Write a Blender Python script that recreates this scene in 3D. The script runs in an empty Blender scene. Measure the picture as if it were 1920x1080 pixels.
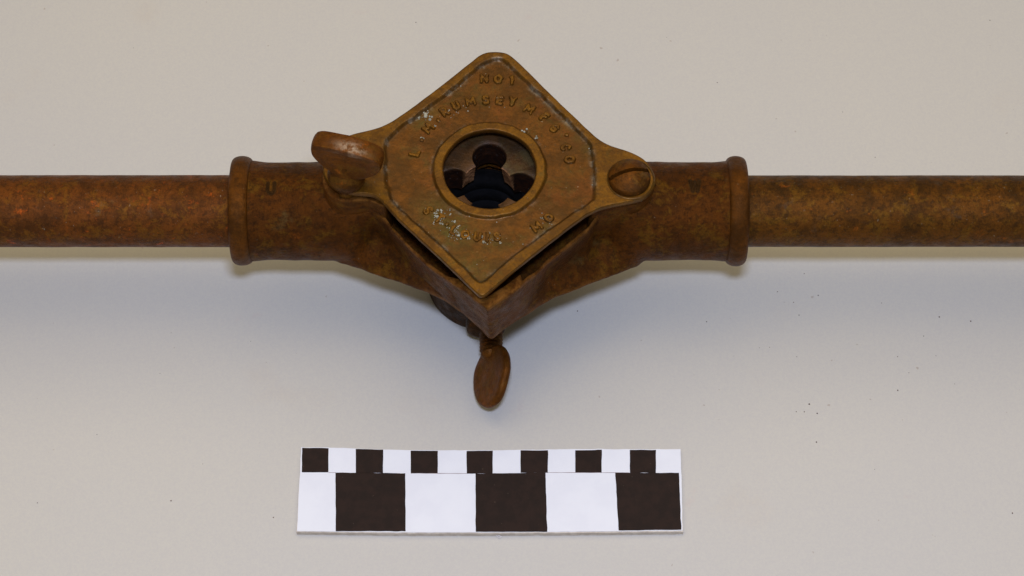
import bpy, math, random
import numpy as np
from mathutils import Vector, Matrix, noise
random.seed(4)
rng = np.random.default_rng(4)
scene = bpy.context.scene
COL = scene.collection
R = math.radians

# ------------------------------------------------------------------ camera
FPX, DIST, TILT = 4779.0, 97.0, R(30)          # 1 Blender unit = 1 cm
cam_d = bpy.data.cameras.new('camera')
cam_d.sensor_width = 36.0
cam_d.lens = FPX / 1920 * 36.0
cam_d.clip_start = 1.0
cam_d.clip_end = 2000.0
cam = bpy.data.objects.new('camera', cam_d)
COL.objects.link(cam)
cam.location = (0, -math.sin(TILT) * DIST, math.cos(TILT) * DIST)
cam.rotation_euler = (TILT, 0, 0)
scene.camera = cam

# ------------------------------------------------------------------ light
world = bpy.data.worlds.new('World')
scene.world = world
world.use_nodes = True
bg = world.node_tree.nodes['Background']
bg.inputs[0].default_value = (1.0, 0.92, 0.80, 1)
bg.inputs[1].default_value = 0.20


def area_lamp(name, loc, target, sx, sy, power, color):
    d = bpy.data.lights.new(name, 'AREA')
    d.shape = 'RECTANGLE'; d.size = sx; d.size_y = sy
    d.energy = power; d.color = color
    o = bpy.data.objects.new(name, d)
    COL.objects.link(o)
    o.location = loc
    o.rotation_euler = (Vector(target) - Vector(loc)).to_track_quat('-Z', 'Y').to_euler()
    return o


area_lamp('warm_ceiling_lamp', (-6, 9, 122), (0, 0, 0), 60, 42, 15000, (1.0, 0.78, 0.46))
area_lamp('warm_room_light', (-4, 34, 140), (0, 0, 0), 190, 170, 118000, (1.0, 0.85, 0.62))
area_lamp('camera_flash', (1, -41.5, 90), (0, 0, 0), 8, 5, 72000, (0.51, 0.62, 1.0))

scene.view_settings.view_transform = 'Standard'
scene.view_settings.look = 'None'
scene.view_settings.exposure = -0.03
scene.view_settings.gamma = 1.0

# ------------------------------------------------------------------ helpers
_up = np.array([0, math.cos(TILT), math.sin(TILT)])
_back = np.array([0, -math.sin(TILT), math.cos(TILT)])
_cam = _back * DIST


def at(u, v, z):
    """point of the photograph -> place at height z"""
    d = np.array([1., 0, 0]) * (u - 960) / FPX - _up * (v - 540) / FPX - _back
    s = (z - _cam[2]) / d[2]
    return _cam + d * s


def s2l(r, g, b):
    f = lambda c: (c / 255 / 12.92) if c / 255 <= 0.04045 else ((c / 255 + 0.055) / 1.055) ** 2.4
    return (f(r), f(g), f(b), 1)


def link(o, parent=None):
    COL.objects.link(o)
    if parent is not None:
        o.parent = parent
    return o


def build(name, verts, faces, mat, parent=None, smooth=35, attrs=None, subsurf=0):
    me = bpy.data.meshes.new(name)
    me.from_pydata([tuple(map(float, v)) for v in verts], [], faces)
    me.validate()
    if attrs:
        for k, vals in attrs.items():
            a = me.attributes.new(k, 'FLOAT', 'POINT')
            a.data.foreach_set('value', np.asarray(vals, dtype=np.float32))
    me.materials.append(mat)
    o = bpy.data.objects.new(name, me)
    link(o, parent)
    if subsurf:
        m = o.modifiers.new('round', 'SUBSURF'); m.levels = subsurf; m.render_levels = subsurf
        me.shade_smooth()
    elif smooth:
        me.shade_smooth()
        me.set_sharp_from_angle(angle=R(smooth))
    return o


def loops_mesh(loops, close_first=False, close_last=False):
    """loops: list of (n,3) arrays, closed rings joined by quads"""
    n = len(loops[0])
    V = np.concatenate(loops)
    F = []
    for k in range(len(loops) - 1):
        a, b = k * n, (k + 1) * n
        for i in range(n):
            j = (i + 1) % n
            F.append((a + i, a + j, b + j, b + i))
    if close_first:
        F.append(tuple(range(n))[::-1])
    if close_last:
        F.append(tuple(range((len(loops) - 1) * n, len(loops) * n)))
    return V, F


def lathe(profile, origin, axis='z', n=96, wob=0.0, wscale=0.8, caps=(True, True), seed=0.0):
    """profile: list of (radius, height along axis)"""
    loops = []
    for r, h in profile:
        a = np.linspace(0, 2 * math.pi, n, endpoint=False)
        ring = []
        for t in a:
            c, s = math.cos(t), math.sin(t)
            rr = r
            if wob:
                rr = r + wob * noise.noise(Vector((c * r * wscale + seed, s * r * wscale, h * wscale)))
            if axis == 'z': p = (c * rr, s * rr, h)
            elif axis == 'x': p = (h, c * rr, s * rr)
            else: p = (s * rr, h, c * rr)
            ring.append((p[0] + origin[0], p[1] + origin[1], p[2] + origin[2]))
        loops.append(np.array(ring))
    return loops_mesh(loops, *caps)


def smooth_closed(pts, n=600, it=3):
    """Chaikin rounding then even resampling of a closed outline"""
    p = np.array(pts, float)
    for _ in range(it):
        q = np.roll(p, -1, axis=0)
        p = np.stack([0.75 * p + 0.25 * q, 0.25 * p + 0.75 * q], 1).reshape(-1, p.shape[1])
    c = np.vstack([p, p[:1]])
    L = np.concatenate([[0], np.cumsum(np.linalg.norm(np.diff(c, axis=0), axis=1))])
    t = np.linspace(0, L[-1], n, endpoint=False)
    return np.stack([np.interp(t, L, c[:, k]) for k in range(p.shape[1])], 1)


def seg_dist(P, poly):
    """distance from each P (n,2) to a closed polyline, signed + inside"""
    A = poly; B = np.roll(poly, -1, axis=0)
    best = np.full(len(P), 1e9)
    inside = np.zeros(len(P), bool)
    for a, b in zip(A, B):
        ab = b - a
        t = np.clip(((P - a) @ ab) / (ab @ ab + 1e-12), 0, 1)
        d = np.linalg.norm(P - a - t[:, None] * ab, axis=1)
        best = np.minimum(best, d)
        cond = (a[1] > P[:, 1]) != (b[1] > P[:, 1])
        if a[1] != b[1]:
            xi = (b[0] - a[0]) * (P[:, 1] - a[1]) / (b[1] - a[1]) + a[0]
            inside ^= cond & (P[:, 0] < xi)
    return np.where(inside, best, -best)


def fbm(p, s, o=4):
    return noise.fractal(Vector((p[0] * s, p[1] * s, p[2] * s)), 0.6, 2.1, o)


# ------------------------------------------------------------------ materials
class NT:
    def __init__(self, name):
        self.m = bpy.data.materials.new(name); self.m.use_nodes = True
        self.t = self.m.node_tree
        self.b = self.t.nodes['Principled BSDF']
        self.tc = self.t.nodes.new('ShaderNodeTexCoord')

    def new(self, k): return self.t.nodes.new(k)
    def ln(self, a, b): self.t.links.new(a, b)

    def noise(self, scale, detail=4, rough=0.6, off=0.0, stretch=(1, 1, 1), dist=0.0):
        mp = self.new('ShaderNodeMapping'); mp.inputs['Location'].default_value = (off, off * 1.7, off * .6)
        mp.inputs['Scale'].default_value = stretch
        self.ln(self.tc.outputs['Object'], mp.inputs[0])
        n = self.new('ShaderNodeTexNoise'); n.inputs['Scale'].default_value = scale
        n.inputs['Detail'].default_value = detail; n.inputs['Roughness'].default_value = rough
        n.inputs['Distortion'].default_value = dist
        self.ln(mp.outputs[0], n.inputs['Vector'])
        return n.outputs['Fac']

    def ramp(self, fac, lo, hi, a=0.0, b=1.0):
        r = self.new('ShaderNodeMapRange'); r.interpolation_type = 'SMOOTHSTEP'
        r.inputs['From Min'].default_value = lo; r.inputs['From Max'].default_value = hi
        r.inputs['To Min'].default_value = a; r.inputs['To Max'].default_value = b
        self.ln(fac, r.inputs['Value'])
        return r.outputs[0]

    def attr(self, name):
        a = self.new('ShaderNodeAttribute'); a.attribute_name = name
        return a.outputs['Fac']

    def mul(self, a, b, op='MULTIPLY'):
        m = self.new('ShaderNodeMath'); m.operation = op
        for i, x in enumerate((a, b)):
            if isinstance(x, (int, float)): m.inputs[i].default_value = x
            else: self.ln(x, m.inputs[i])
        return m.outputs[0]

    def mix(self, fac, a, b):
        m = self.new('ShaderNodeMix'); m.data_type = 'RGBA'
        if isinstance(fac, (int, float)): m.inputs[0].default_value = fac
        else: self.ln(fac, m.inputs[0])
        for idx, x in ((6, a), (7, b)):
            if isinstance(x, tuple): m.inputs[idx].default_value = x
            else: self.ln(x, m.inputs[idx])
        return m.outputs[2]

    def bump(self, h, dist, strength=1.0, prev=None):
        b = self.new('ShaderNodeBump'); b.inputs['Distance'].default_value = dist
        b.inputs['Strength'].default_value = strength
        self.ln(h, b.inputs['Height'])
        if prev is not None: self.ln(prev, b.inputs['Normal'])
        return b.outputs[0]

    def finish(self, color, rough, metal=0.0, normal=None, spec=0.5):
        if isinstance(color, tuple): self.b.inputs['Base Color'].default_value = color
        else: self.ln(color, self.b.inputs['Base Color'])
        if isinstance(rough, (int, float)): self.b.inputs['Roughness'].default_value = rough
        else: self.ln(rough, self.b.inputs['Roughness'])
        if isinstance(metal, (int, float)): self.b.inputs['Metallic'].default_value = metal
        else: self.ln(metal, self.b.inputs['Metallic'])
        self.b.inputs['Specular IOR Level'].default_value = spec
        if normal is not None: self.ln(normal, self.b.inputs['Normal'])
        return self.m


def rusty(name, base, dark, orange, grey, o_lo=0.62, o_amt=0.8, scale=1.0, off=0.0, rough=(0.42, 0.7),
          metal=0.5, grey_lo=0.58, pale=0.5, bump=0.02, ochre=None, speck=0.685, edge_col=None, spec=0.10, patch=0.85, edge_lo=0.40, orange_fleck=0.3):
    n = NT(name)
    c = n.mix(n.ramp(n.noise(0.7 * scale, 8, 0.72, off, (1, 1, 1), .4), 0.38, 0.62, 0, patch), base, dark)
    if ochre: c = n.mix(n.mul(n.ramp(n.noise(1.3 * scale, 8, 0.76, off + 61, (1, 1, 1), .4), 0.50, 0.60), 0.8), c, ochre)
    c = n.mix(n.mul(n.ramp(n.noise(0.9 * scale, 6, 0.7, off + 9), grey_lo, grey_lo + 0.14), 0.75), c, grey)
    of = n.mul(n.ramp(n.noise(1.6 * scale, 8, 0.74, off + 21, (1, 1, 1), .3), o_lo - .025, o_lo + 0.05), o_amt)
    c = n.mix(of, c, orange)
    grit = n.noise(4.6, 8, 0.82, off + 77)
    c = n.mix(n.ramp(grit, 0.47, 0.60, 0, 0.7), c, dark)
    c = n.mix(n.ramp(n.noise(5.4, 6, 0.8, off + 97), 0.58, 0.68, 0, orange_fleck), c, orange)
    fine = n.noise(9, 6, 0.8, off + 3)
    c = n.mix(n.ramp(fine, 0.45, 0.68, 0, 0.45), c, dark)
    c = n.mix(n.mul(n.attr('edge'), n.ramp(n.noise(2.5, 6, 0.75, off + 40), edge_lo, edge_lo + .2, 0.05, 0.9)), c, edge_col or s2l(130, 84, 32))
    sp = n.mul(n.ramp(n.noise(7.5, 3, 0.6, off + 33), speck, speck + 0.06), pale)
    c = n.mix(sp, c, s2l(150, 138, 110))
    rr = n.ramp(n.noise(2.4, 5, 0.65, off + 5), 0.3, 0.7, rough[0], rough[1])
    b = n.bump(n.noise(2.2, 7, 0.7, off + 14), bump * 2.0)
    b = n.bump(grit, bump * 1.6, 1.0, b)
    b = n.bump(fine, bump, 1.0, b)
    return n.finish(c, rr, metal, b, spec)


M = {}
M['handle_l'] = rusty('rust_on_left_handle', s2l(118, 65, 18), s2l(64, 37, 11), s2l(184, 84, 18), s2l(108, 84, 56),
                      o_lo=0.61, off=2, ochre=s2l(122, 76, 16), pale=0.6, patch=.7, spec=.14, rough=(.34, .58), grey_lo=0.60)
M['handle_r'] = rusty('rust_on_right_handle', s2l(106, 63, 12), s2l(50, 32, 7), s2l(160, 84, 16), s2l(80, 64, 46),
                      o_lo=0.63, off=17, patch=.7, spec=.14, rough=(.34, .58), ochre=s2l(112, 74, 14), o_amt=0.6, pale=0.5)
M['body'] = rusty('brown_cast_iron', s2l(98, 54, 11), s2l(46, 26, 6), s2l(134, 68, 13), s2l(92, 72, 36),
                  o_lo=0.64, off=31, o_amt=0.5, pale=0.7, patch=.5, bump=.03, ochre=s2l(106, 70, 14), grey_lo=0.6, rough=(0.36, 0.6), speck=0.72)
M['bead'] = rusty('brown_rust_bead', s2l(106, 61, 13), s2l(66, 38, 8), s2l(134, 70, 15), s2l(88, 64, 36),
                  o_lo=0.66, off=44, pale=0.2, rough=(0.36, 0.55))
M['wing'] = rusty('brown_worn_iron_with_glint', s2l(116, 66, 15), s2l(74, 42, 10), s2l(142, 76, 16), s2l(112, 80, 48),
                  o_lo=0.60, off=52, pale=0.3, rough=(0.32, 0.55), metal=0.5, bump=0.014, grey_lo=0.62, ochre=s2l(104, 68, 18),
                  edge_col=s2l(196, 174, 144), edge_lo=0.40)  # pale tone of the highlight painted on the upright wing's top
M['screw'] = rusty('brown_screw_iron', s2l(106, 61, 13), s2l(62, 37, 9), s2l(132, 72, 15), s2l(108, 80, 46),
                   o_lo=0.62, off=71, pale=0.2, rough=(0.36, 0.55), metal=0.5, bump=0.014, ochre=s2l(108, 72, 20))
M['bushing'] = rusty('dark_guide_iron', s2l(78, 48, 14), s2l(48, 32, 11), s2l(104, 60, 16), s2l(70, 56, 34), off=83, pale=0.2)
M['mark'] = rusty('dark_oxide_in_mark', s2l(72, 46, 15), s2l(48, 31, 11), s2l(84, 50, 16), s2l(72, 54, 30), off=5, pale=0)


def brass():
    n = NT('tarnished_brass_plate')
    ochre = s2l(114, 75, 12); ochre2 = s2l(90, 57, 11)
    fl = s2l(104, 63, 15); fl2 = s2l(82, 51, 12); pink = s2l(108, 61, 20); green = s2l(82, 72, 28)
    floor = n.mix(n.ramp(n.noise(0.9, 8, 0.72, 3, (1, 1, 1), .4), 0.42, 0.60), fl, fl2)
    floor = n.mix(n.mul(n.ramp(n.noise(1.1, 5, 0.65, 12), 0.52, 0.66), 0.6), floor, pink)
    g = n.mul(n.ramp(n.noise(0.8, 8, 0.7, 41, (1, 1, 1), .4), 0.51, 0.62), 0.5)
    g = n.mul(g, n.attr('green'), 'MAXIMUM')
    floor = n.mix(n.mul(g, n.ramp(n.noise(3.4, 8, 0.8, 8), 0.42, 0.58, 0.35, 1.0)), floor, green)
    top = n.mix(n.ramp(n.noise(1.1, 8, 0.74, 25, (1, 1, 1), .4), 0.42, 0.60), ochre, ochre2)
    top = n.mix(n.mul(n.ramp(n.noise(1.3, 5, 0.6, 6), 0.58, 0.68), 0.4), top, green)
    c = n.mix(n.attr('proud'), floor, top)
    crud = n.mul(n.attr('crud'), n.ramp(n.noise(3.4, 8, 0.78, 19), 0.40, 0.56, .15, 1))
    c = n.mix(n.mul(crud, 0.85), c, n.mix(n.ramp(n.noise(3.1, 4, 0.6, 50), 0.45, 0.6), s2l(64, 52, 30), s2l(128, 120, 100)))
    fine = n.noise(11, 5, 0.75, 2)
    c = n.mix(n.ramp(fine, 0.45, 0.68, 0, 0.5), c, s2l(66, 44, 14))
    c = n.mix(n.ramp(n.noise(4.2, 8, 0.8, 31), 0.50, 0.64, 0, 0.5), c, s2l(72, 50, 18))
    sp = n.mul(n.ramp(n.noise(8, 3, 0.6, 70), 0.69, 0.74), 0.75)
    sp = n.mul(sp, n.ramp(n.attr('green'), 0, 1, 0.6, 1.0))
    c = n.mix(sp, c, s2l(176, 166, 136))
    rr = n.ramp(n.noise(3, 5, 0.6, 9), 0.3, 0.7, 0.26, 0.50)
    b = n.bump(n.noise(2.0, 7, 0.7, 4), 0.014)
    b = n.bump(fine, 0.008, 1.0, b)
    return n.finish(c, rr, 0.5, b, 0.22)


M['brass'] = brass()


def plain(name, col, rough, metal=0.0, spec=0.5, var=None, nscale=3, bump=0.004, sp=None):
    n = NT(name)
    c = col
    if var: c = n.mix(n.ramp(n.noise(nscale, 5, 0.6), 0.35, 0.65), col, var)
    if sp: c = n.mix(n.mul(n.ramp(n.noise(9, 2, 0.5, 4), 0.72, 0.75), 0.6), c, sp)
    b = n.bump(n.noise(nscale * 4, 5, 0.7), bump)
    return n.finish(c, rough, metal, b, spec)


M['steel_dark'] = plain('blue_black_steel', s2l(18, 16, 15), 0.6, 0.0, 0.2, s2l(10, 9, 8), 3, 0.01)
M['crud'] = plain('pale_verdigris_crust', s2l(168, 164, 140), 0.55, 0, 0.5, s2l(110, 104, 78), 6, 0.02)
M['white_card'] = plain('white_card', s2l(233, 233, 229), 0.6, 0, 0.3, s2l(229, 229, 226), 1.0, 0.001)
M['card_edge'] = plain('cream_foam_core', s2l(214, 203, 184), 0.8, 0, 0.2, s2l(196, 184, 165), 4, 0.01)
M['card_black'] = plain('black_print', s2l(44, 31, 24), 0.6, 0, 0.12, s2l(37, 27, 21), 2.5, 0.003, sp=s2l(84, 70, 54))
M['card_line'] = plain('grey_cut_line', s2l(150, 132, 128), 0.8)
M['speck'] = plain('dark_grit', s2l(92, 66, 50), 0.8, 0, 0.3, s2l(60, 48, 40))
M['fibre'] = plain('white_lint', s2l(225, 220, 215), 0.8)


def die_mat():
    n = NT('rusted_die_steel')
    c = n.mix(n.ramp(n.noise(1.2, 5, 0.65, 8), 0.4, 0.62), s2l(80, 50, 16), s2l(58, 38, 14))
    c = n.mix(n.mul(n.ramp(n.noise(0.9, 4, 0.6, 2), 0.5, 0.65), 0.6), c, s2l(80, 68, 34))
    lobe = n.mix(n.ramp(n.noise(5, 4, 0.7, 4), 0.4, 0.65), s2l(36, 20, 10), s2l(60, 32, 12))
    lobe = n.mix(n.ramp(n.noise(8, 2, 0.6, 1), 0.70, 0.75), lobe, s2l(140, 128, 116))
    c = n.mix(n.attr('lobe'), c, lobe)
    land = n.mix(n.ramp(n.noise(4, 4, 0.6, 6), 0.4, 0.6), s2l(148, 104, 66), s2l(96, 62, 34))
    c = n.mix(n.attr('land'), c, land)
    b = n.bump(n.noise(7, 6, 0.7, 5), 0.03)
    return n.finish(c, 0.5, 0.35, b, 0.4)


M['die'] = die_mat()


def table_mat():
    n = NT('off_white_laminate')
    c = n.mix(n.ramp(n.noise(0.04, 3, 0.5, 3), 0.35, 0.65), s2l(202, 196, 177), s2l(199, 194, 178))
    st = n.mul(n.ramp(n.noise(0.22, 5, 0.62, 7), 0.60, 0.78), 0.28)
    c = n.mix(st, c, s2l(196, 182, 158))
    st = n.mul(n.ramp(n.noise(0.5, 4, 0.6, 27), 0.68, 0.78), 0.30)
    c = n.mix(st, c, s2l(200, 176, 160))
    gr = n.ramp(n.noise(11, 5, 0.85, 1), 0.35, 0.65, 0, 0.22)
    c = n.mix(gr, c, s2l(170, 165, 165))
    sp = n.mul(n.ramp(n.noise(3.2, 2, 0.5, 90), 0.765, 0.785), 0.45)
    c = n.mix(sp, c, s2l(150, 128, 104))
    b = n.bump(n.noise(10, 4, 0.7), 0.003)
    return n.finish(c, 0.55, 0, b, 0.25)


M['table'] = table_mat()

# ------------------------------------------------------------------ table
def make_table():
    xs = np.linspace(-150, 150, 13); ys = np.linspace(-150, 150, 13)
    V = [(x, y, 0) for y in ys for x in xs]
    F = [(j * 13 + i, j * 13 + i + 1, (j + 1) * 13 + i + 1, (j + 1) * 13 + i) for j in range(12) for i in range(12)]
    o = build('table_top', V, F, M['table'], smooth=0)
    o['kind'] = 'structure'


make_table()

# ------------------------------------------------------------------ die stock
T = 8.0                                   # height of the cover plate's face
CX, CY = -0.82, 0.22                      # centre of the stock in plan
HZ = 5.2                                  # height of the handles' axis
stock = bpy.data.objects.new('die_stock', None)
COL.objects.link(stock)
stock['label'] = 'rusty brass and iron pipe threading die stock with long handles and thumbscrews'
stock['category'] = 'die stock'


def P2(pts, z):
    return np.array([at(u, v, z)[:2] for u, v in pts])


# ---- cover plate -------------------------------------------------
outline_px = [(912, 97), (930, 96), (950, 98), (964, 108), (1000, 143), (1040, 183), (1075, 216), (1105, 245), (1125, 263),
              (1150, 275), (1180, 283), (1207, 296), (1223, 315), (1229, 338), (1222, 360), (1200, 373), (1170, 379), (1140, 384),
              (1110, 395), (1080, 415), (1040, 446), (1000, 477), (960, 509), (928, 537), (914, 549), (909, 553.5), (905, 555), (900, 554.5), (896, 551), (888, 543),
              (860, 516), (820, 478), (780, 441), (745, 409), (722, 382), (706, 366), (686, 360), (655, 362), (628, 354), (610, 336), (603, 312),
              (608, 288), (622, 270), (642, 257), (668, 249), (700, 242), (720, 235), (745, 221), (790, 188), (840, 150),
              (880, 118), (900, 102)]
recess_px = [(917, 109), (940, 106), (953, 116), (990, 152), (1030, 190), (1068, 226), (1096, 254), (1109, 268), (1112, 276), (1118, 330), (1117, 368), (1114, 375),
             (1085, 394), (1040, 424), (1000, 454), (960, 484), (925, 514), (905, 531), (893, 527), (860, 494), (820, 456), (780, 420),
             (748, 392), (733, 376), (729, 369), (719, 330), (721, 285), (721, 264), (724, 258), (745, 240), (790, 207), (840, 170), (885, 132)]
OUT = smooth_closed(P2(outline_px, T), 500, 2)
REC = smooth_closed(P2(recess_px, T), 400, 1)
HC = at(918, 316, T)[:2]
R_HOLE, R_RING = 1.635, 1.98


def ray_radius(poly, c, th):
    d = np.array([math.cos(th), math.sin(th)]); best = 0
    A = poly - c; B = np.roll(A, -1, axis=0)
    for a, b in zip(A, B):
        e = b - a; den = d[0] * e[1] - d[1] * e[0]
        if abs(den) < 1e-9: continue
        t = (a[0] * e[1] - a[1] * e[0]) / den
        s = (a[0] * d[1] - a[1] * d[0]) / den
        if -1e-6 <= s <= 1 + 1e-6 and t > best: best = t
    return best


def sm(x, a, b):
    t = np.clip((x - a) / (b - a), 0, 1); return t * t * (3 - 2 * t)


def plate_height(P):
    """relief of the plate's face: P (n,2) -> z, proud, crud, green"""
    dr = seg_dist(P, REC)
    rad = np.linalg.norm(P - HC, axis=1)
    wob = np.array([0.05 * noise.noise(Vector((p[0] * 2.2, p[1] * 2.2, 5))) for p in P])
    floor = sm(dr + wob, -0.03, 0.11) * sm(rad + wob * .6, R_RING - 0.03, R_RING + 0.07)
    z = T - 0.13 * floor
    nz = np.array([noise.fractal(Vector((p[0] * 1.6, p[1] * 1.6, 2)), 0.7, 2, 4) for p in P])
    z = z + nz * (0.009 + 0.004 * floor)
    proud = 1 - floor
    nz2 = np.array([noise.noise(Vector((p[0] * 1.3, p[1] * 1.3, 9))) + .25 for p in P])
    crud = np.exp(-((dr - 0.07) / 0.10) ** 2) * sm(nz2, -.15, .45)
    crud = np.maximum(crud, .55 * np.exp(-((rad - R_RING - .09) / .07) ** 2) * sm(-nz2 + .25, -.2, .4))
    crud *= np.where(rad < R_RING, 0, .85)
    g = np.zeros(len(P))
    for (u, v, r, a) in ((850, 430, 0.95, 1.0), (880, 505, 1.0, 0.8), (815, 395, 0.7, .9), (1025, 430, 0.55, .7), (810, 205, 0.55, .5),
                         (860, 165, .4, .4), (925, 450, .6, .6), (1105, 280, .35, .6), (1085, 255, .3, .6), (790, 225, .45, .8)):
        q = at(u, v, T)[:2]
        g = np.maximum(g, a * np.exp(-(np.linalg.norm(P - q, axis=1) / r) ** 2 * 1.2))
    return z, proud, crud, g


def make_plate():
    n = 900
    th = np.linspace(0, 2 * math.pi, n, endpoint=False)
    ro = np.array([ray_radius(OUT, HC, t) for t in th])
    ro = sum(w * np.roll(ro, k) for k, w in zip(range(-4, 5), (1, 2, 3, 4, 5, 4, 3, 2, 1))) / 25
    C, S = np.cos(th), np.sin(th)
    wobh = np.array([0.02 * noise.noise(Vector((c * 2.5, s * 2.5, 1))) for c, s in zip(C, S)])
    loops = []; meta = []
    ring_t = np.linspace(0, 1, 92)
    # hole wall, from below up
    for r, z in ((R_HOLE + 0.06, T - 0.27), (R_HOLE, T - 0.22), (R_HOLE, T - 0.12), (R_HOLE + 0.012, T - 0.04)):
        rr = r + wobh
        loops.append(np.stack([HC[0] + C * rr, HC[1] + S * rr, np.full(n, z)], 1)); meta.append('wall')
    for t in ring_t:
        rr = (R_HOLE + 0.045 + wobh) * (1 - t) + (ro - 0.05) * t
        loops.append(np.stack([HC[0] + C * rr, HC[1] + S * rr, np.full(n, T)], 1)); meta.append('face')
    for dr, z in ((0.018, T - 0.015), (0.0, T - 0.06), (0.0, T - 0.18), (0.03, T - 0.26), (0.10, T - 0.30)):
        rr = ro - dr
        w = np.array([0.012 * noise.noise(Vector((c * r_ * 2.4, s * r_ * 2.4, z * 3))) for c, s, r_ in zip(C, S, ro)])
        rr = rr + w
        loops.append(np.stack([HC[0] + C * rr, HC[1] + S * rr, np.full(n, z)], 1)); meta.append('side')
    rr = np.full(n, R_HOLE + 0.08)
    loops.append(np.stack([HC[0] + C * rr, HC[1] + S * rr, np.full(n, T - 0.275)], 1)); meta.append('under')
    V, F = loops_mesh(loops)
    proud = np.ones(len(V)); crud = np.zeros(len(V)); green = np.zeros(len(V))
    face = np.repeat(np.array([m == 'face' for m in meta]), n)
    z, p, c, g = plate_height(V[face, :2])
    V[face, 2] = z; proud[face] = p; crud[face] = c; green[face] = g
    wall = np.repeat(np.array([m == 'wall' for m in meta]), n)
    proud[wall] = 0.1
    F = [f[::-1] for f in F]
    return build('cover_plate', V, F, M['brass'], stock, smooth=60, attrs={'proud': proud, 'crud': crud, 'green': green})


plate = make_plate()


def arc_pts(cx, cy, rx, ry, a0, a1, n=10):
    return [(cx + rx * math.cos(R(a0 + (a1 - a0) * k / n)), cy + ry * math.sin(R(a0 + (a1 - a0) * k / n))) for k in range(n + 1)]


STROKES = {                      # block letters drawn as strokes in a box 1 high
    'L': [[(-.25, .5), (-.25, -.5), (.28, -.5)]],
    'I': [[(0, .5), (0, -.5)]], '1': [[(-.08, .36), (.02, .5), (.02, -.5)]],
    'M': [[(-.50, -.5), (-.44, .5), (0, -.2), (.44, .5), (.50, -.5)]],
    'N': [[(-.38, -.5), (-.38, .5), (.38, -.5), (.38, .5)]],
    'W': [[(-.42, .5), (-.22, -.5), (0, .4), (.22, -.5), (.42, .5)]],
    'O': [arc_pts(0, 0, .40, .48, 0, 360, 20)],
    'C': [arc_pts(0.03, 0, .34, .48, 48, 312, 16)],
    'G': [arc_pts(0.03, 0, .34, .48, 48, 330, 16) + [(.34, -.05), (.06, -.05)]],
    'U': [[(-.3, .5), (-.3, -.15)] + arc_pts(0, -.16, .3, .34, 180, 360, 10) + [(.3, .5)]],
    'R': [[(-.28, -.5), (-.28, .5), (.05, .5)] + arc_pts(.04, .24, .24, .26, 90, -90, 8) + [(-.28, -.02)], [(0, -.02), (.3, -.5)]],
    'S': [arc_pts(0, .24, .27, .25, 25, 200, 9)[:-1] + [(-.2, .08), (.2, -.1)] + arc_pts(0, -.25, .28, .25, 20, -155, 9)],
    'E': [[(.27, .5), (-.26, .5), (-.26, -.5), (.28, -.5)], [(-.26, .02), (.18, .02)]],
    'F': [[(.27, .5), (-.26, .5), (-.26, -.5)], [(-.26, .04), (.16, .04)]],
    'T': [[(-.32, .5), (.32, .5)], [(0, .5), (0, -.5)]],
    'Y': [[(-.32, .5), (0, 0), (.32, .5)], [(0, 0), (0, -.5)]],
}


def glyph_mesh(ch, size, height, w=0.05, seed=0.0):
    """a letter cast in relief: one connected sheet that rises over the strokes"""
    S = [np.array(p) * [size * .92, size] for p in STROKES[ch]]
    e = size * .5 + w + .06; st = 0.018
    g = np.arange(-e, e + st, st); N = len(g)
    X, Y = np.meshgrid(g, g); P = np.column_stack([X.ravel(), Y.ravel()])
    D = np.full(len(P), 9.)
    for s_ in S:
        for a, b in zip(s_[:-1], s_[1:]):
            ab = b - a; t = np.clip(((P - a) @ ab) / (ab @ ab + 1e-12), 0, 1)
            D = np.minimum(D, np.linalg.norm(P - a - t[:, None] * ab, axis=1))
    wob = np.array([noise.noise(Vector((x * 9 + seed, y * 9, seed))) for x, y in P])
    k = 1 - sm(D + wob * .014, w - .03, w + .035)
    Z = height * k - 0.03 * (1 - k) + wob * .006
    ok = D < w + .06
    idx = -np.ones(len(P), int); idx[ok] = np.arange(ok.sum())
    F = []
    for j in range(N - 1):
        for i in range(N - 1):
            q = [j * N + i, j * N + i + 1, (j + 1) * N + i + 1, (j + 1) * N + i]
            if all(ok[q]): F.append(tuple(int(idx[m]) for m in q))
    return np.column_stack([P[ok], Z[ok]]), F, k[ok]


def lettering(items, size=0.30):
    """items: (char, px u, px v, how it is turned)  each cast letter is a piece of its own on the plate"""
    for ch, u, v, mode in items:
        c = at(u, v, T - 0.1)[:2]
        if ch == '.':
            V, F = lathe([(0.085, -0.05), (0.075, 0.04), (0.03, 0.07)], (0, 0, 0), 'z', 12); K = np.ones(len(V))
        else:
            V, F, K = glyph_mesh(ch, size, 0.070, 0.058 if ch in 'MN' else 0.068, u * .37)
        d = c - HC
        if mode == 'arc': a = math.atan2(d[1], d[0]) - math.pi / 2
        elif mode == 'low': a = math.atan2(d[1], d[0]) + math.pi / 2
        else: a = R(-2)
        ca, sa = math.cos(a), math.sin(a)
        X = V[:, 0] * ca - V[:, 1] * sa + c[0]; Y = V[:, 0] * sa + V[:, 1] * ca + c[1]
        jit = np.array([0.03 * noise.noise(Vector((x * 6, y * 6, 1))) for x, y in zip(X, Y)])
        worn = 0.03 if mode == 'low' and ch in 'TLOUIS' and u < 950 else (0.012 if ch in 'LFCG' else 0.0)
        Z = V[:, 2] + T - 0.125 - worn + jit * .3
        build('raised_dot' if ch == '.' else 'raised_letter', np.stack([X + jit, Y - jit, Z], 1), F, M['brass'], plate, smooth=40,
              attrs={'proud': K, 'crud': (1 - K) * .12, 'green': np.full(len(V), .3 if mode == 'low' else 0)})


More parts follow.
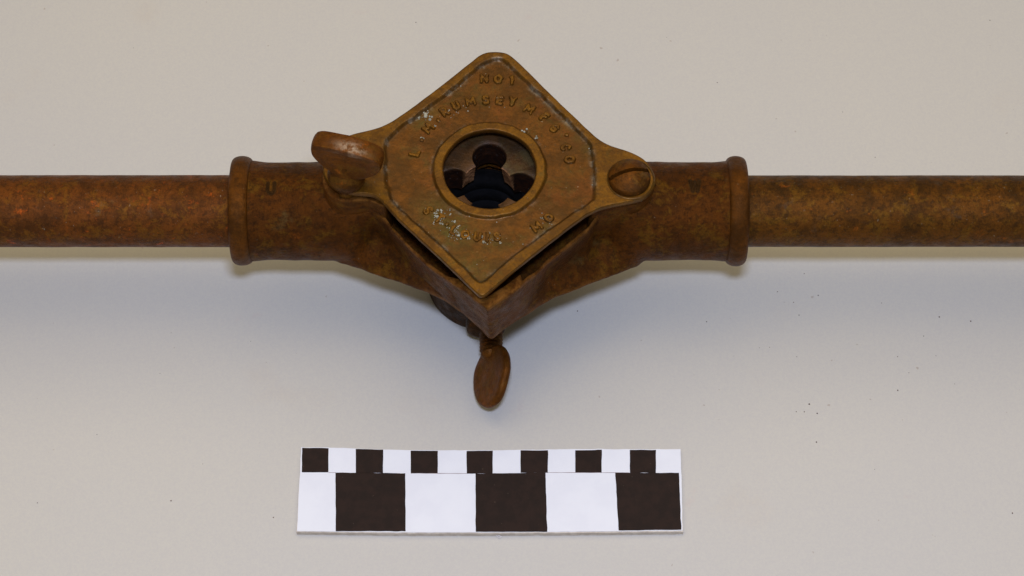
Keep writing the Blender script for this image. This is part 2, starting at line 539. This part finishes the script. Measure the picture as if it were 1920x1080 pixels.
lettering([('N', 908, 147, 'up'), ('O', 934, 148, 'up'), ('1', 960, 150, 'up')])
lettering([('L', 777, 287, 'arc'), ('.', 791, 262, 'arc'), ('M', 802, 240, 'arc'), ('.', 822, 225, 'arc'), ('R', 833, 209, 'arc'),
           ('U', 855, 198, 'arc'), ('M', 882, 190, 'arc'), ('S', 911, 187, 'arc'), ('E', 937, 188, 'arc'), ('Y', 961, 190, 'arc'),
           ('M', 993, 204, 'arc'), ('F', 1021, 219, 'arc'), ('G', 1040, 240, 'arc'), ('.', 1062, 252, 'arc'), ('C', 1061, 276, 'arc'),
           ('O', 1068, 299, 'arc')])
lettering([('S', 803, 394, 'low'), ('T', 824, 409, 'low'), ('.', 838, 420, 'low'), ('L', 851, 431, 'low'), ('O', 872, 439, 'low'),
           ('U', 895, 443, 'low'), ('I', 914, 444, 'low'), ('S', 932, 443, 'low'),
           ('M', 1006, 425, 'low'), ('O', 1029, 408, 'low')])


def crust_bits():
    spots = [(822, 397, 8), (829, 399, 5), (827, 418, 6), (815, 400, 4), (834, 402, 4), (849, 441, 4), (853, 415, 5), (861, 420, 4), (871, 429, 4),
             (862, 441, 5), (852, 446, 4), (901, 439, 5), (918, 438, 4), (915, 451, 4), (937, 445, 6), (936, 452, 4), (930, 415, 3), (881, 403, 3),
             (858, 393, 3), (822, 225, 6), (815, 236, 5), (791, 258, 8), (874, 201, 4), (877, 208, 4), (840, 203, 4), (851, 214, 3),
             (800, 213, 9), (792, 209, 9), (806, 220, 7), (785, 220, 6), (916, 200, 3), (947, 199, 3), (1005, 260, 5), (1104, 277, 4), (1110, 285, 4), (1015, 408, 4),
             (1026, 404, 5), (995, 428, 3), (1035, 420, 4), (980, 458, 4), (1008, 452, 5), (1000, 463, 3), (1034, 352, 2), (864, 162, 4),
             (897, 494, 3), (906, 487, 3), (982, 247, 7), (723, 345, 5), (727, 365, 4), (722, 300, 4), (724, 325, 4), (1112, 310, 4), (1113, 345, 4), (868, 196, 4), (859, 190, 4)]
    VV, FF, off = [], [], 0
    spots += [(u + rng.normal() * 9, v + rng.normal() * 7, rng.uniform(1.8, 4.4)) for u, v, k in ((824, 406, 34), (852, 434, 34), (870, 440, 14), (905, 444, 8), (840, 420, 8), (925, 446, 6), (798, 214, 8), (845, 208, 6), (1020, 412, 6), (1107, 282, 5)) for _ in range(k)]
    for (u, v, s) in spots:
        for k in range(3 if s > 4 else 1):
            q = at(u + rng.normal() * s * .35, v + rng.normal() * s * .3, T - 0.1)[:2]
            rad = s / 55 * 0.42 * rng.uniform(.6, 1.0)
            z0 = T - 0.12
            if u == 982 or (u, v) == (1005, 260): z0 = T - 0.02
            V, F = lathe([(rad, -0.02), (rad * .8, rad * .25), (rad * .35, rad * .5)], (q[0], q[1], z0), 'z', 9, wob=rad * .7, wscale=9, seed=u)
            VV.append(V); FF += [tuple(i + off for i in f) for f in F]; off += len(V)
    o = build('verdigris_crust', np.concatenate(VV), FF, M['crud'], plate, smooth=60)
    o['kind'] = 'stuff'


crust_bits()

# ---- housing -----------------------------------------------------
RS, RH = 1.80, 1.31
XS = 5.7                                    # where the body has become the socket's cylinder (distance from CX)


def make_housing():
    yv = at(910, 572, 7.3)[1]
    # tables: photograph column -> plan y, for the lower outline and the rim
    bot_l = [(600, 487), (650, 496), (690, 510), (750, 530), (795, 545), (830, 563), (870, 590), (900, 618), (916, 634)]
    bot_r = [(924, 636), (945, 619), (990, 588), (1035, 561), (1100, 535), (1170, 508), (1235, 485), (1245, 484)]
    rim_l = [(700, 396), (722, 414), (735, 431), (772, 471), (815, 508), (845, 530), (866, 543), (885, 556), (908, 575)]
    rim_r = [(914, 580), (945, 560), (976, 538), (990, 524), (1027, 492), (1065, 463), (1105, 430), (1120, 410), (1135, 392)]

    def zb(x):                               # height of the lower outline
        a = min(abs(x - CX) / XS, 1); return 4.95 + (HZ - RS * .5 - 4.95) * sm(np.array(a), 0, 1)

    def zr(x):
        a = abs(x - CX)
        return float(np.interp(a, [0, 0.8 if x < CX else 1.10, 2.2 if x < CX else 1.7, 3.6, 4.4, XS], [7.48, 7.46, 6.95, 6.95, 6.8, HZ + RS * .77]))

    def table(pts, zf):
        X, Y = [], []
        for u, v in pts:
            x = at(u, v, 6)[0]
            for _ in range(3):
                q = at(u, v, float(zf(x))); x = q[0]
            X.append(q[0]); Y.append(q[1])
        return X, Y
    Xb, Yb = table(bot_l + bot_r, zb)
    Xr, Yr = table(rim_l + rim_r, zr)
    ys_b = CY - RS * .866; ys_r = CY - RS * .64
    st = sorted(set(np.round(np.concatenate([np.linspace(-XS - .3, XS + .3, 150), [0, -.04, .04, 1.1, 1.14, 1.18]]), 3)))
    edge = []

    def dense(ctrl, ws):
        """Catmull-Rom through the control points of half a section"""
        P = np.array([(-ctrl[1][0], ctrl[1][1])] + list(ctrl) + [(-ctrl[-2][0], ctrl[-2][1])], float)
        out = []
        for i in range(1, len(P) - 2):
            p0, p1, p2, p3 = P[i - 1:i + 3]
            d0, d1, d2 = [max(np.linalg.norm(q) ** .5, 1e-3) for q in (p1 - p0, p2 - p1, p3 - p2)]
            m1 = (p1 - p0) / d0 - (p2 - p0) / (d0 + d1) + (p2 - p1) / d1
            m2 = (p2 - p1) / d1 - (p3 - p1) / (d1 + d2) + (p3 - p2) / d2
            m1 *= d1; m2 *= d1
            for k in range(5):
                t = k / 5
                h = (2 * t ** 3 - 3 * t ** 2 + 1, t ** 3 - 2 * t ** 2 + t, -2 * t ** 3 + 3 * t ** 2, t ** 3 - t ** 2)
                out.append(h[0] * p1 + h[1] * m1 + h[2] * p2 + h[3] * m2)
        out.append(P[-2])
        out = np.array(out)
        if ws > 0:
            d = out - [0, HZ]; r = np.linalg.norm(d, axis=1, keepdims=True)
            out = out * (1 - ws) + (np.array([0, HZ]) + d / r * RS) * ws
        return out
    sect = []
    for s in st:
        x = CX + s; a = abs(s)
        wc = float(sm(np.array(a), 3.6, 4.7))            # 0 open box, 1 closed over
        ws = float(sm(np.array(a), 3.4, XS))             # 1 = round socket
        yb = float(np.interp(x, Xb, Yb)); zbb = float(zb(x))
        yr = float(np.interp(x, Xr, Yr)); zrr = zr(x)
        if a > 3.5:
            k = float(sm(np.array(a), 3.5, 5.2)); yr = yr * (1 - k) + ys_r * k
        if a >= XS - .05:
            yb = ys_b; yr = ys_r
        dy_b = CY - yb; dy_r = CY - yr
        wall = 0.16 + 0.36 * (1 - float(sm(np.array(a), .6 if s < 0 else 1.1, 1.6 if s < 0 else 1.2)))
        floor_z = 5.25
        circ = lambda deg: (RS * math.cos(R(deg)), HZ + RS * math.sin(R(deg)))
        TC = (0, floor_z * (1 - wc) + (HZ + RS) * wc)
        fi = max(dy_r - wall - 0.1, 0.4)
        c80 = circ(80); c65 = circ(64)
        CIh = ((fi * .5) * (1 - wc) + c80[0] * .5 * wc, TC[1] - 0.02 * wc)
        CI = (fi * (1 - wc) + c80[0] * wc, floor_z * (1 - wc) + c80[1] * wc)
        CIw = ((fi + .04) * (1 - wc) + circ(72)[0] * wc, (floor_z + .12) * (1 - wc) + circ(72)[1] * wc)
        RI = ((dy_r - wall) * (1 - wc) + c65[0] * wc, (zrr - .04) * (1 - wc) + c65[1] * wc)
        RI2 = ((dy_r - wall * .8) * (1 - wc) + circ(58)[0] * wc, zrr * (1 - wc) + circ(58)[1] * wc)
        RO2 = (dy_r - 0.05, zrr)
        RO = (dy_r, zrr - 0.06)
        mid_y = min(dy_r, dy_b) * .5 + (dy_r + dy_b) * .25 - 0.36 * float(sm(np.array(a), .9, 2.5)) * (1 - float(sm(np.array(a), 4.2, 5.5))); mid_z = zrr * .36 + zbb * .64
        c5 = circ(8)
        MO = (mid_y * (1 - ws) + c5[0] * ws, mid_z * (1 - ws) + c5[1] * ws)
        BO2 = (dy_b, zbb + 0.12); BO = (dy_b - .03, zbb - .05)
        c60 = circ(-60)
        BM = (dy_b * .6 * (1 - ws) + c60[0] * ws, (zbb - .25) * (1 - ws) + c60[1] * ws)
        BC = (0, 4.6 * (1 - ws) + (HZ - RS) * ws)
        front = [TC, CIh, CI, CIw, RI, RI2, RO2, RO, MO, BO2, BO, BM, BC]
        q = dense(front, float(sm(np.array(a), 5.35, XS)))
        nn = []
        for p in q:
            nn.append(0.045 * (1 - float(sm(np.array(a), 4.9, XS))) * noise.fractal(Vector((x * .9, p[0] * .9, p[1] * .9)), .7, 2, 3))
        q = np.array([p * 1.0 for p in q]); rr = q - [0, HZ]; rr /= np.linalg.norm(rr, axis=1, keepdims=True) + 1e-6
        q = q + rr * np.array(nn)[:, None]
        e = np.zeros(len(q)); e[5 * 4 + 2:5 * 7 + 1] = 1 - wc
        e[5 * 9:5 * 10 + 2] = .6 * (1 - ws)
        edge.append(np.concatenate([e, e[-2:0:-1]]))
        ring = [(x, CY - p[0], p[1]) for p in q] + [(x, CY + p[0], p[1]) for p in q[-2:0:-1]]
        sect.append(np.array(ring))
    V, F = loops_mesh(sect)
    # opening in the floor and the underside for the guide bore
    keep = []
    for f in F:
        c = V[list(f)].mean(0)
        if math.hypot(c[0] - CX, c[1] - CY) < 1.8 and c[2] < 5.6: continue
        keep.append(f)
    return build('housing', V, keep, M['body'], stock, smooth=50, attrs={'edge': np.concatenate(edge)})


housing = make_housing()


def socket(side):
    """the round socket that grips a handle, with its rolled bead"""
    if side < 0:
        x0 = CX - XS - .3; xb = at(473, 396, HZ)[0]; xe = at(437, 396, HZ)[0]
    else:
        x0 = CX + XS + .3; xb = at(1361, 396, HZ)[0]; xe = at(1397, 396, HZ)[0]
    prof = []
    for t in np.linspace(0, 1, 40):
        r = RS - 0.03 * math.sin(t * math.pi) + (0.03 * max(0, t - .8) / .2)
        prof.append((r, x0 * (1 - t) + xb * t))
    V, F = lathe(prof, (0, CY, HZ), 'x', 120, wob=0.035, wscale=1.2, caps=(False, False), seed=side * 3)
    k = np.repeat(sm(np.linspace(0, 1, 40), 0, .3), 120)[:, None]      # true round where it meets the housing
    base = V[:, 1:] - [CY, HZ]; rr = np.linalg.norm(base, axis=1, keepdims=True)
    V[:, 1:] = [CY, HZ] + base / rr * (rr * k + RS * (1 - k))
    s = build('socket', V, F if side < 0 else [f[::-1] for f in F], M['body'], stock, smooth=60)
    w = abs(xe - xb) / 2; c = (xb + xe) / 2
    prof = [(RS - .05, c - side * (w + .02))]
    for k in range(17):
        a = math.pi * k / 16
        prof.append((RS + .0 + 0.20 * math.sin(a) ** 0.95, c - side * math.cos(a) * w))
    prof += [(RS - .12, c + side * (w - 0.01)), (RH + .12, c + side * (w - .06)), (RH - .1, c + side * (w - .12))]
    V, F = lathe(prof, (0, CY, HZ), 'x', 128, wob=0.045, wscale=1.0, caps=(False, False), seed=side * 7)
    build('bead', V, F if side < 0 else [f[::-1] for f in F], M['bead'], s, smooth=60)
    return s


def mark(ch, u, v, parent):
    """letter cast into the socket, following its curve"""
    c = at(u, v, HZ + RS)
    V, F, K = glyph_mesh(ch, 0.42, 0.03, 0.026)
    # angular position on the cylinder
    best = min(np.linspace(20, 120, 400), key=lambda a: abs(proj_v(CY - RS * math.cos(R(a)), HZ + RS * math.sin(R(a))) - v))
    X = c[0] + V[:, 0]
    ang = R(best) + V[:, 1] / RS
    rr = RS + 0.024 + V[:, 2] * .9
    build('socket_mark', np.stack([X, CY - rr * np.cos(ang), HZ + rr * np.sin(ang)], 1), F, M['mark'], parent, smooth=40)


def proj_v(y, z):
    p = np.array([0, y, z]) - _cam
    return 540 - FPX * (p @ _up) / -(p @ _back)


sl = socket(-1); sr = socket(1)
mark('U', 508, 352, sl); mark('W', 1303, 348, sr)


def handle(side):
    x0 = at(440, 396, HZ)[0] if side < 0 else at(1394, 396, HZ)[0]
    x1 = side * 34
    r = RH if side < 0 else RH - 0.01
    prof = [(r, x) for x in np.linspace(x0, x1, 150)] + [(r - .1, x1 + side * .06), (r - .5, x1 + side * .1)]
    V, F = lathe(prof, (0, CY, HZ), 'x', 96, wob=0.009, wscale=1.3, seed=side * 11)
    build('handle', V, F if side < 0 else [f[::-1] for f in F], M['handle_l'] if side < 0 else M['handle_r'], stock, smooth=60)['label'] = \
        ('orange spotted rusty pipe handle' if side < 0 else 'darker brown rusty pipe handle')


handle(-1); handle(1)


# ---- bosses under the plate's lugs --------------------------------
def prism(name, poly_px, z0, z1, mat, parent, bev=0.07, seed=0.0):
    P = smooth_closed(P2(poly_px, z1), 160, 2)
    c = P.mean(0)
    L = []
    for s, z in ((0.0, z0), (0.0, z1 - bev), (-bev * .3, z1 - bev * .3), (-bev, z1), (-bev * 2.5, z1 - 0.01)):
        D = P - c; n = np.linalg.norm(D, axis=1, keepdims=True)
        q = c + D * (1 + s / n)
        zz = np.full(len(q), z)
        if z > z0:
            zz = zz + np.array([0.05 * noise.noise(Vector((a * 1.5 + seed, b * 1.5, z))) for a, b in q])
        L.append(np.column_stack([q, zz]))
    V, F = loops_mesh(L, False, True)
    return build(name, V, F, mat, parent, smooth=50, attrs={'edge': np.repeat([0, .4, 1, .8, .2], len(P))})


prism('boss', [(604, 318), (604, 345), (614, 365), (634, 377), (660, 378), (688, 374), (712, 384), (724, 392), (735, 360), (720, 310), (680, 290), (630, 292)],
      5.6, T - 0.40, M['body'], stock)
prism('boss', [(1100, 396), (1130, 384), (1165, 378), (1200, 373), (1222, 358), (1228, 336), (1215, 310), (1170, 300), (1110, 320)],
      5.6, T - 0.385, M['body'], stock, seed=3)


# ---- thumbscrews and screw ----------------------------------------
def wing_mesh(a, b, th, n=96, rings=10, flat=0.93, taper=0.0, top=1.0):
    """thick oval thumb piece in the local xz plane, dished faces, rounded edge"""
    L = []
    prof = []
    for k in range(rings):                                   # front face from centre out
        t = (k + .5) / rings
        prof.append((t * flat, -(th * (0.40 + 0.08 * t ** 2))))
    for k in range(1, 8):
        ang = -math.pi / 2 + math.pi * k / 8
        prof.append((flat + (1 - flat) * math.cos(ang) ** .7, th * .5 * math.sin(ang)))
    for k in range(rings)[::-1]:
        t = (k + .5) / rings
        prof.append((t * flat, th * (0.40 + 0.08 * t ** 2)))
    for s, y in prof:
        ring = []
        for i in range(n):
            p = 2 * math.pi * i / n
            w = 1 + 0.02 * noise.noise(Vector((math.cos(p), math.sin(p), 4)))
            sp = math.sin(p)
            zz = b * s * w * (sp if sp < 0 or top == 1 else top * sp ** .62)
            yy = y * (1 + (0.25 * max(zz, 0) / b if top != 1 else 0))
            yy += 0.03 * noise.noise(Vector((math.cos(p) * s * 2, sp * s * 2, 7)))
            ring.append((a * s * w * math.cos(p) * (1 - taper * sp), yy, zz + (0.10 * math.cos(p) * -s * a if top != 1 else 0)))
        L.append(np.array(ring))
    V, F = loops_mesh(L, True, True)
    return V, [f[::-1] for f in F]


def xform(V, Mx):
    return np.array([(Mx @ Vector(v))[:] for v in V])


def thumbscrew(base, Mx, a, b, th, stem_prof, label, wing_z, flat=0.93, taper=0.0, top=1.0):
    o = bpy.data.objects.new('thumbscrew', None); link(o, stock); o['label'] = label
    V, F = wing_mesh(a, b, th, flat=flat, taper=taper, top=top)
    edge = np.exp(-((V[:, 0] - .15) / .45) ** 2 - ((V[:, 1] + th * .25) / .22) ** 2) * (V[:, 2] > .3 * b) * (top != 1)  # mask of a painted highlight: pale, worn-looking patch on the upright wing's top
    V = V + np.array([0, 0, wing_z])
    # the piece thickens towards the stem
    t = np.clip((wing_z - V[:, 2]) / b, 0, 1); V[:, 1] *= 1 + 0.6 * t ** 2 * np.exp(-(V[:, 0] / a / .45) ** 2)
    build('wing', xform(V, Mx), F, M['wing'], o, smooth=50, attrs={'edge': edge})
    V, F = lathe(stem_prof, (0, 0, 0), 'z', 48, wob=0.02, wscale=2)
    build('stem', xform(V, Mx), F, M['screw'], o, smooth=40)
    return o


b1 = at(650, 343, T)
Mx1 = Matrix.Translation(Vector((b1[0], b1[1], T))) @ Matrix.Rotation(R(-11), 4, 'Z') @ Matrix.Rotation(R(-6), 4, 'X') @ Matrix.Rotation(R(3), 4, 'Y')
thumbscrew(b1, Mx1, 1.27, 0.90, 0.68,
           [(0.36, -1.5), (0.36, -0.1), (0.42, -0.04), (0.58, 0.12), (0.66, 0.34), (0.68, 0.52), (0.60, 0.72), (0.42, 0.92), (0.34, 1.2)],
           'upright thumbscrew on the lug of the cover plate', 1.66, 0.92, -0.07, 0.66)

b2 = at(921, 655, 1.45)
dirv = Vector((0.03, -1, 0.0)).normalized()                   # the screw points out of the guide towards the viewer
wv = Vector((0.56, 0.0, 0.83)); wv = (wv - dirv * wv.dot(dirv)).normalized()
nv = dirv.cross(wv).normalized()
Mx2 = Matrix(((wv.x, nv.x, dirv.x, b2[0]), (wv.y, nv.y, dirv.y, b2[1]), (wv.z, nv.z, dirv.z, 1.45), (0, 0, 0, 1)))
thr = []
z = -2.2
while z < 0.15:
    thr += [(0.43, z), (0.345, z + 0.07)]; z += 0.14
thr += [(0.36, 0.15), (0.39, 0.2), (0.36, 0.30), (0.26, 0.42), (0.1, 0.48)]
thumbscrew(b2, Mx2, 1.10, 1.22, 0.34, thr, 'oval thumbscrew sticking out under the housing', 1.15, 0.80, 0.10)


def slotted_screw():
    c = at(1181, 333, T + .05)
    n = 96; L = []
    Rr = 0.67
    prof = [(Rr * .97, -.05), (Rr, 0.02), (Rr, 0.12), (Rr * .97, 0.19)]
    for k in range(1, 26):
        t = k / 26
        prof.append((Rr * .97 * (1 - t), 0.19 + 0.24 * (1 - (1 - t) ** 2)))
    V, F = lathe(prof, (0, 0, 0), 'z', n, wob=0.015, wscale=2)
    a = R(12)
    d = np.abs(-V[:, 0] * math.sin(a) + V[:, 1] * math.cos(a) - 0.02)
    # dense mesh so that the slot has real depth
    return c, V, F, a


def make_screw():
    c = at(1180, 334, T + .05); Rr = 0.75; N = 110
    g = np.linspace(-Rr, Rr, N); idx = {}; V = []; F = []
    a = R(13)
    def h(x, y):
        r = math.hypot(x, y) / Rr
        z = 0.16 + 0.36 * (1 - min(r, 1) ** 2.0)
        if r > .93: z -= 0.10 * ((r - .93) / .07) ** 2
        s = abs(-x * math.sin(a) + y * math.cos(a) - 0.03)
        if s < 0.075 and r < 0.97: z -= 0.24 * (1 - float(sm(np.array(s), 0.045, 0.075)))
        return z + 0.012 * noise.noise(Vector((x * 4, y * 4, 0)))
    rings = 46; n = 160; L = []
    L.append(np.array([(Rr * math.cos(2 * math.pi * i / n), Rr * math.sin(2 * math.pi * i / n), -.12) for i in range(n)]))
    for k in range(rings):
        r = Rr * (1 - k / rings)
        L.append(np.array([(r * math.cos(2 * math.pi * i / n), r * math.sin(2 * math.pi * i / n),
                            h(r * math.cos(2 * math.pi * i / n), r * math.sin(2 * math.pi * i / n))) for i in range(n)]))
    V, F = loops_mesh(L, False, True)
    V = V + np.array([c[0], c[1], T + 0.02])
    build('slotted_screw', V, F, M['screw'], stock, smooth=50)
    # raised collar round the head
    V, F = lathe([(0.74, -.25), (0.84, -.25), (0.87, -.04), (0.85, .01), (0.81, .03), (0.78, .0), (0.75, -.06)], (c[0] + .04, c[1] - .02, T), 'z', 90, wob=.03, caps=(False, False))
    att = np.full(len(V), .8)
    build('screw_collar', V, F, M['brass'], plate, smooth=50, attrs={'proud': att, 'crud': att * .3, 'green': att * .5})


make_screw()


# ---- die with its four-lobed bore ---------------------------------
def make_die():
    zt, zb_ = 7.02, 5.75
    c = at(913, 347.5, zt)[:2]
    n = 720
    th = np.linspace(0, 2 * math.pi, n, endpoint=False)
    rot = R(-4)
    rc, lr, lc = 0.88, 0.60, 1.17
    ri = np.zeros(n); lobe = np.zeros(n)
    for i, t in enumerate(th):
        ph = ((t - rot + math.pi / 4) % (math.pi / 2)) - math.pi / 4
        k = lr ** 2 - (lc * math.sin(ph)) ** 2
        if k > 0:
            ri[i] = lc * math.cos(ph) + math.sqrt(k); lobe[i] = 1
        else: ri[i] = rc
    # chamfer at the mouth
    half = 3.45
    ro = half / (np.abs(np.cos(th)) + np.abs(np.sin(th)))
    C, S = np.cos(th), np.sin(th)
    L, LO, LA = [], [], []
    def add(r, z, lo, la):
        L.append(np.column_stack([c[0] + C * r, c[1] + S * r, np.full(n, z) if np.isscalar(z) else z])); LO.append(lo); LA.append(la)
    zero = np.zeros(n)
    add(ro, zb_, zero, zero); add(ro, zt - .05, zero, zero); add(ro - .05, zt, zero, zero)
    for t in np.linspace(0.1, 0.9, 8):
        add(ro * (1 - t) + (ri + .07) * t, zt + 0.01 * math.sin(t * 9), zero, zero)
    add(ri + .06, zt, zero, zero)
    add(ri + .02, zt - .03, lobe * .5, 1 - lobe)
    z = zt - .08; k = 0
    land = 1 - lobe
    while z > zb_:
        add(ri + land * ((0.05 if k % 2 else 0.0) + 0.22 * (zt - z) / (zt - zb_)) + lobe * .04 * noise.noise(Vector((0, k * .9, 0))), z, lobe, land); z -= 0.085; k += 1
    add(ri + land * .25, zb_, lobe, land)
    V, F = loops_mesh(L)
    return build('die', V, F, M['die'], stock, smooth=40, attrs={'lobe': np.concatenate(LO), 'land': np.concatenate(LA)})


make_die()

# ---- guide below the housing --------------------------------------
bc = at(905, 530, 0)[:2]
prof = [(1.5, 0.05), (1.95, 0.0), (2.06, 0.06), (2.1, 0.2), (2.1, 2.6), (2.05, 3.2), (1.95, 4.9), (1.55, 5.62), (1.40, 5.71)]
for k in range(7):                                            # bore with its coarse ledges, down to the foot
    z = 5.28 - k * .68
    prof += [(1.38 - .07 * k, z), (1.26 - .07 * k, z - .14), (1.26 - .07 * k, z - .5), (1.33 - .07 * k, z - .62)]
prof += [(0.9, 0.4), (1.5, 0.05)]
V, F = lathe(prof[:7], (bc[0], bc[1], 0), 'z', 120, wob=.03, caps=(False, False))
gb = build('guide_bushing', V, F, M['bushing'], stock, smooth=50)
V, F = lathe(prof[6:], (bc[0] + .15, bc[1], 0), 'z', 96, caps=(False, False))
build('threaded_bore', V, F, M['steel_dark'], gb, smooth=50)
ny = bc[1] - 2.0
V, F = lathe([(0.74, ny + .6), (0.74, ny - .7), (0.70, ny - .86), (0.52, ny - .95), (0.3, ny - .95)], (b2[0] - .2, 0, 1.45), 'y', 60, wob=.03)
build('screw_boss', V, F, M['bushing'], gb, smooth=50)

# ------------------------------------------------------------------ scale card
card = bpy.data.objects.new('scale_card', None); COL.objects.link(card)
card['label'] = 'black and white checkered scale card lying on the table below the tool'
card['category'] = 'scale card'
CT = 0.26


def wavy(px, step=7, amp=0.5):
    """polygon of photograph points with slightly uneven, scissor-cut edges"""
    out = []
    n = len(px)
    for i in range(n):
        a = np.array(px[i], float); b = np.array(px[(i + 1) % n], float)
        m = max(1, int(np.linalg.norm(b - a) / step))
        d = (b - a) / (np.linalg.norm(b - a) + 1e-9); nn = np.array([-d[1], d[0]])
        for k in range(m):
            p = a + (b - a) * k / m
            if k: p = p + nn * amp * noise.noise(Vector((p[0] * .06, p[1] * .06, 3))) + nn * rng.normal() * .08 * amp
            out.append(p)
    return out


def slab(name, px, z0, z1, mats, parent, amp=0.5):
    P = P2(wavy(px, amp=amp), z1)
    n = len(P)
    # orient counter-clockwise
    ar = 0.5 * np.sum(P[:, 0] * np.roll(P[:, 1], -1) - np.roll(P[:, 0], -1) * P[:, 1])
    if ar < 0: P = P[::-1]
    V = np.vstack([np.column_stack([P, np.full(n, z0)]), np.column_stack([P, np.full(n, z1)])])
    F = [(i, (i + 1) % n, n + (i + 1) % n, n + i) for i in range(n)] + [tuple(range(n, 2 * n)), tuple(range(n))[::-1]]
    o = build(name, V, F, mats[0], parent, smooth=0)
    if len(mats) > 1:
        o.data.materials.append(mats[1])
        o.data.polygons[n].material_index = 1
    return o


card_px = [(565, 838.5), (620, 839.5), (760, 844), (880, 844.5), (1000, 843), (1120, 841.5), (1160, 842.5), (1276, 842),
           (1278.5, 920), (1281, 997), (1100, 999), (930, 1000), (740, 1000), (556, 997.5), (560, 920)]
slab('foam_core', card_px, 0.0, CT - 0.03, [M['card_edge']], card, amp=.8)
slab('white_face', [(u, v) for u, v in card_px[:9]] + [(1279.5, 994.5), (1100, 996.5), (930, 998), (740, 998), (557, 995.5), (560.5, 920)], CT - 0.028, CT, [M['white_card']], card, amp=.8)
top_x = [566.5, 616, 667, 718.5, 770, 821, 875, 924, 976, 1027.5, 1078.5, 1128.5, 1181, 1230]
top_y = lambda x: float(np.interp(x, [566, 620, 720, 770, 880, 1000, 1100, 1130, 1180, 1230], [839.5, 840.5, 843, 845, 845.5, 844, 844.5, 843, 843.5, 843.5]))
mid_y = lambda x: float(np.interp(x, [560, 760, 900, 1020, 1275], [885.5, 887.3, 888, 886, 886.5]))
for i in range(0, 14, 2):
    a, b = top_x[i], top_x[i + 1]
    low = mid_y((a + b) / 2) - (.05 if i in (2, 6, 8, 12) else .4)
    slab('black_square', [(a, top_y(a)), (b, top_y(b)), (b - .4, low), (a - .6 if i == 0 else a + .2, low)], CT + 0.001, CT + 0.008, [M['card_black']], card, amp=.7)
for (a0, b0, a1, b1, yl) in ((629, 760, 629.5, 760.5, 996), (891.5, 1023, 892, 1026, 997), (1153.5, 1273, 1160, 1277.5, 994.5)):
    slab('black_square', [(a0, mid_y(a0)), (b0, mid_y(b0)), (b1, yl - (1.5 if b1 > 1200 else 0)), (a1, yl)], CT + 0.001, CT + 0.008, [M['card_black']], card, amp=.8)
for (x0, x1) in ((616, 629), (770, 875), (1023, 1180)):
    slab('cut_line', [(x0, mid_y(x0) - .5), (x1, mid_y(x1) - .5), (x1, mid_y(x1) + .35), (x0, mid_y(x0) + .35)], CT + 0.001, CT + 0.004, [M['card_line']], card, amp=.3)

# ------------------------------------------------------------------ specks on the table
def specks():
    pts = [(1508, 513, 2), (1458, 547, 2), (1498, 591, 2), (1761, 594, 2.6), (1820, 602, 2.8), (1653, 568, 1.8), (1683, 732, 2.6), (1517, 758, 3), (1493, 772, 2),
           (1508, 772, 2.4), (1532, 775, 2.6), (1531, 829, 2.8), (1732, 630, 1.8), (1534, 554, 2.2), (321, 939, 2.6), (513, 970, 2.4), (70, 943, 1.8),
           (182, 815, 1.5), (780, 42, 2), (1683, 669, 1.8), (1856, 38, 2), (1898, 962, 3), (1345, 155, 2), (1325, 603, 2), (1083, 583, 2.4), (1488, 567, 1.8),
           (1424, 652, 1.4), (1443, 651, 1.6), (1494, 669, 1.6), (1641, 295, 1.6), (1755, 667, 1.5), (1704, 699, 1.6), (300, 700, 1.2), (380, 870, 1.3), (1640, 880, 1.4), (1790, 420 + 300, 1.3),
           (470, 640, 1.2), (250, 90, 1.3), (1250, 70, 1.2), (1580, 210, 1.3)]
    VV, FF, off = [], [], 0
    for u, v, s in pts:
        q = at(u, v, 0); r = s / 50 * 0.5
        V, F = lathe([(r, 0.001), (r * .9, r * .5), (r * .4, r * .9)], (q[0], q[1], 0), 'z', 8, wob=r * .8, wscale=12, seed=u)
        VV.append(V); FF += [tuple(i + off for i in f) for f in F]; off += len(V)
    o = build('grit', np.concatenate(VV), FF, M['speck'], smooth=60)
    o['kind'] = 'stuff'; o['label'] = 'tiny dark specks of grit scattered on the table'; o['category'] = 'grit'


specks()


def lint():
    pts = [at(u, v, 0.02) for u, v in ((928, 1003), (933, 1008), (937, 1004), (934, 1001), (931, 1006), (936, 1010), (942, 1007))]
    P = smooth_closed(pts, 60, 2)[:52]
    L = []
    for i, p in enumerate(P):
        d = P[min(i + 1, 51)] - P[max(i - 1, 0)]; d /= np.linalg.norm(d) + 1e-9
        nn = np.array([-d[1], d[0], 0]); bb = np.cross(d, nn)
        L.append(np.array([p + 0.012 * (math.cos(a) * nn + math.sin(a) * bb) + [0, 0, .01 + .03 * (math.sin(i * .2) + 1)] for a in np.linspace(0, 2 * math.pi, 5, endpoint=False)]))
    V, F = loops_mesh(L, True, True)
    o = build('lint', V, F, M['fibre'], smooth=60)
    o['label'] = 'tiny curled white fibre at the front edge of the scale card'; o['category'] = 'lint'


lint()
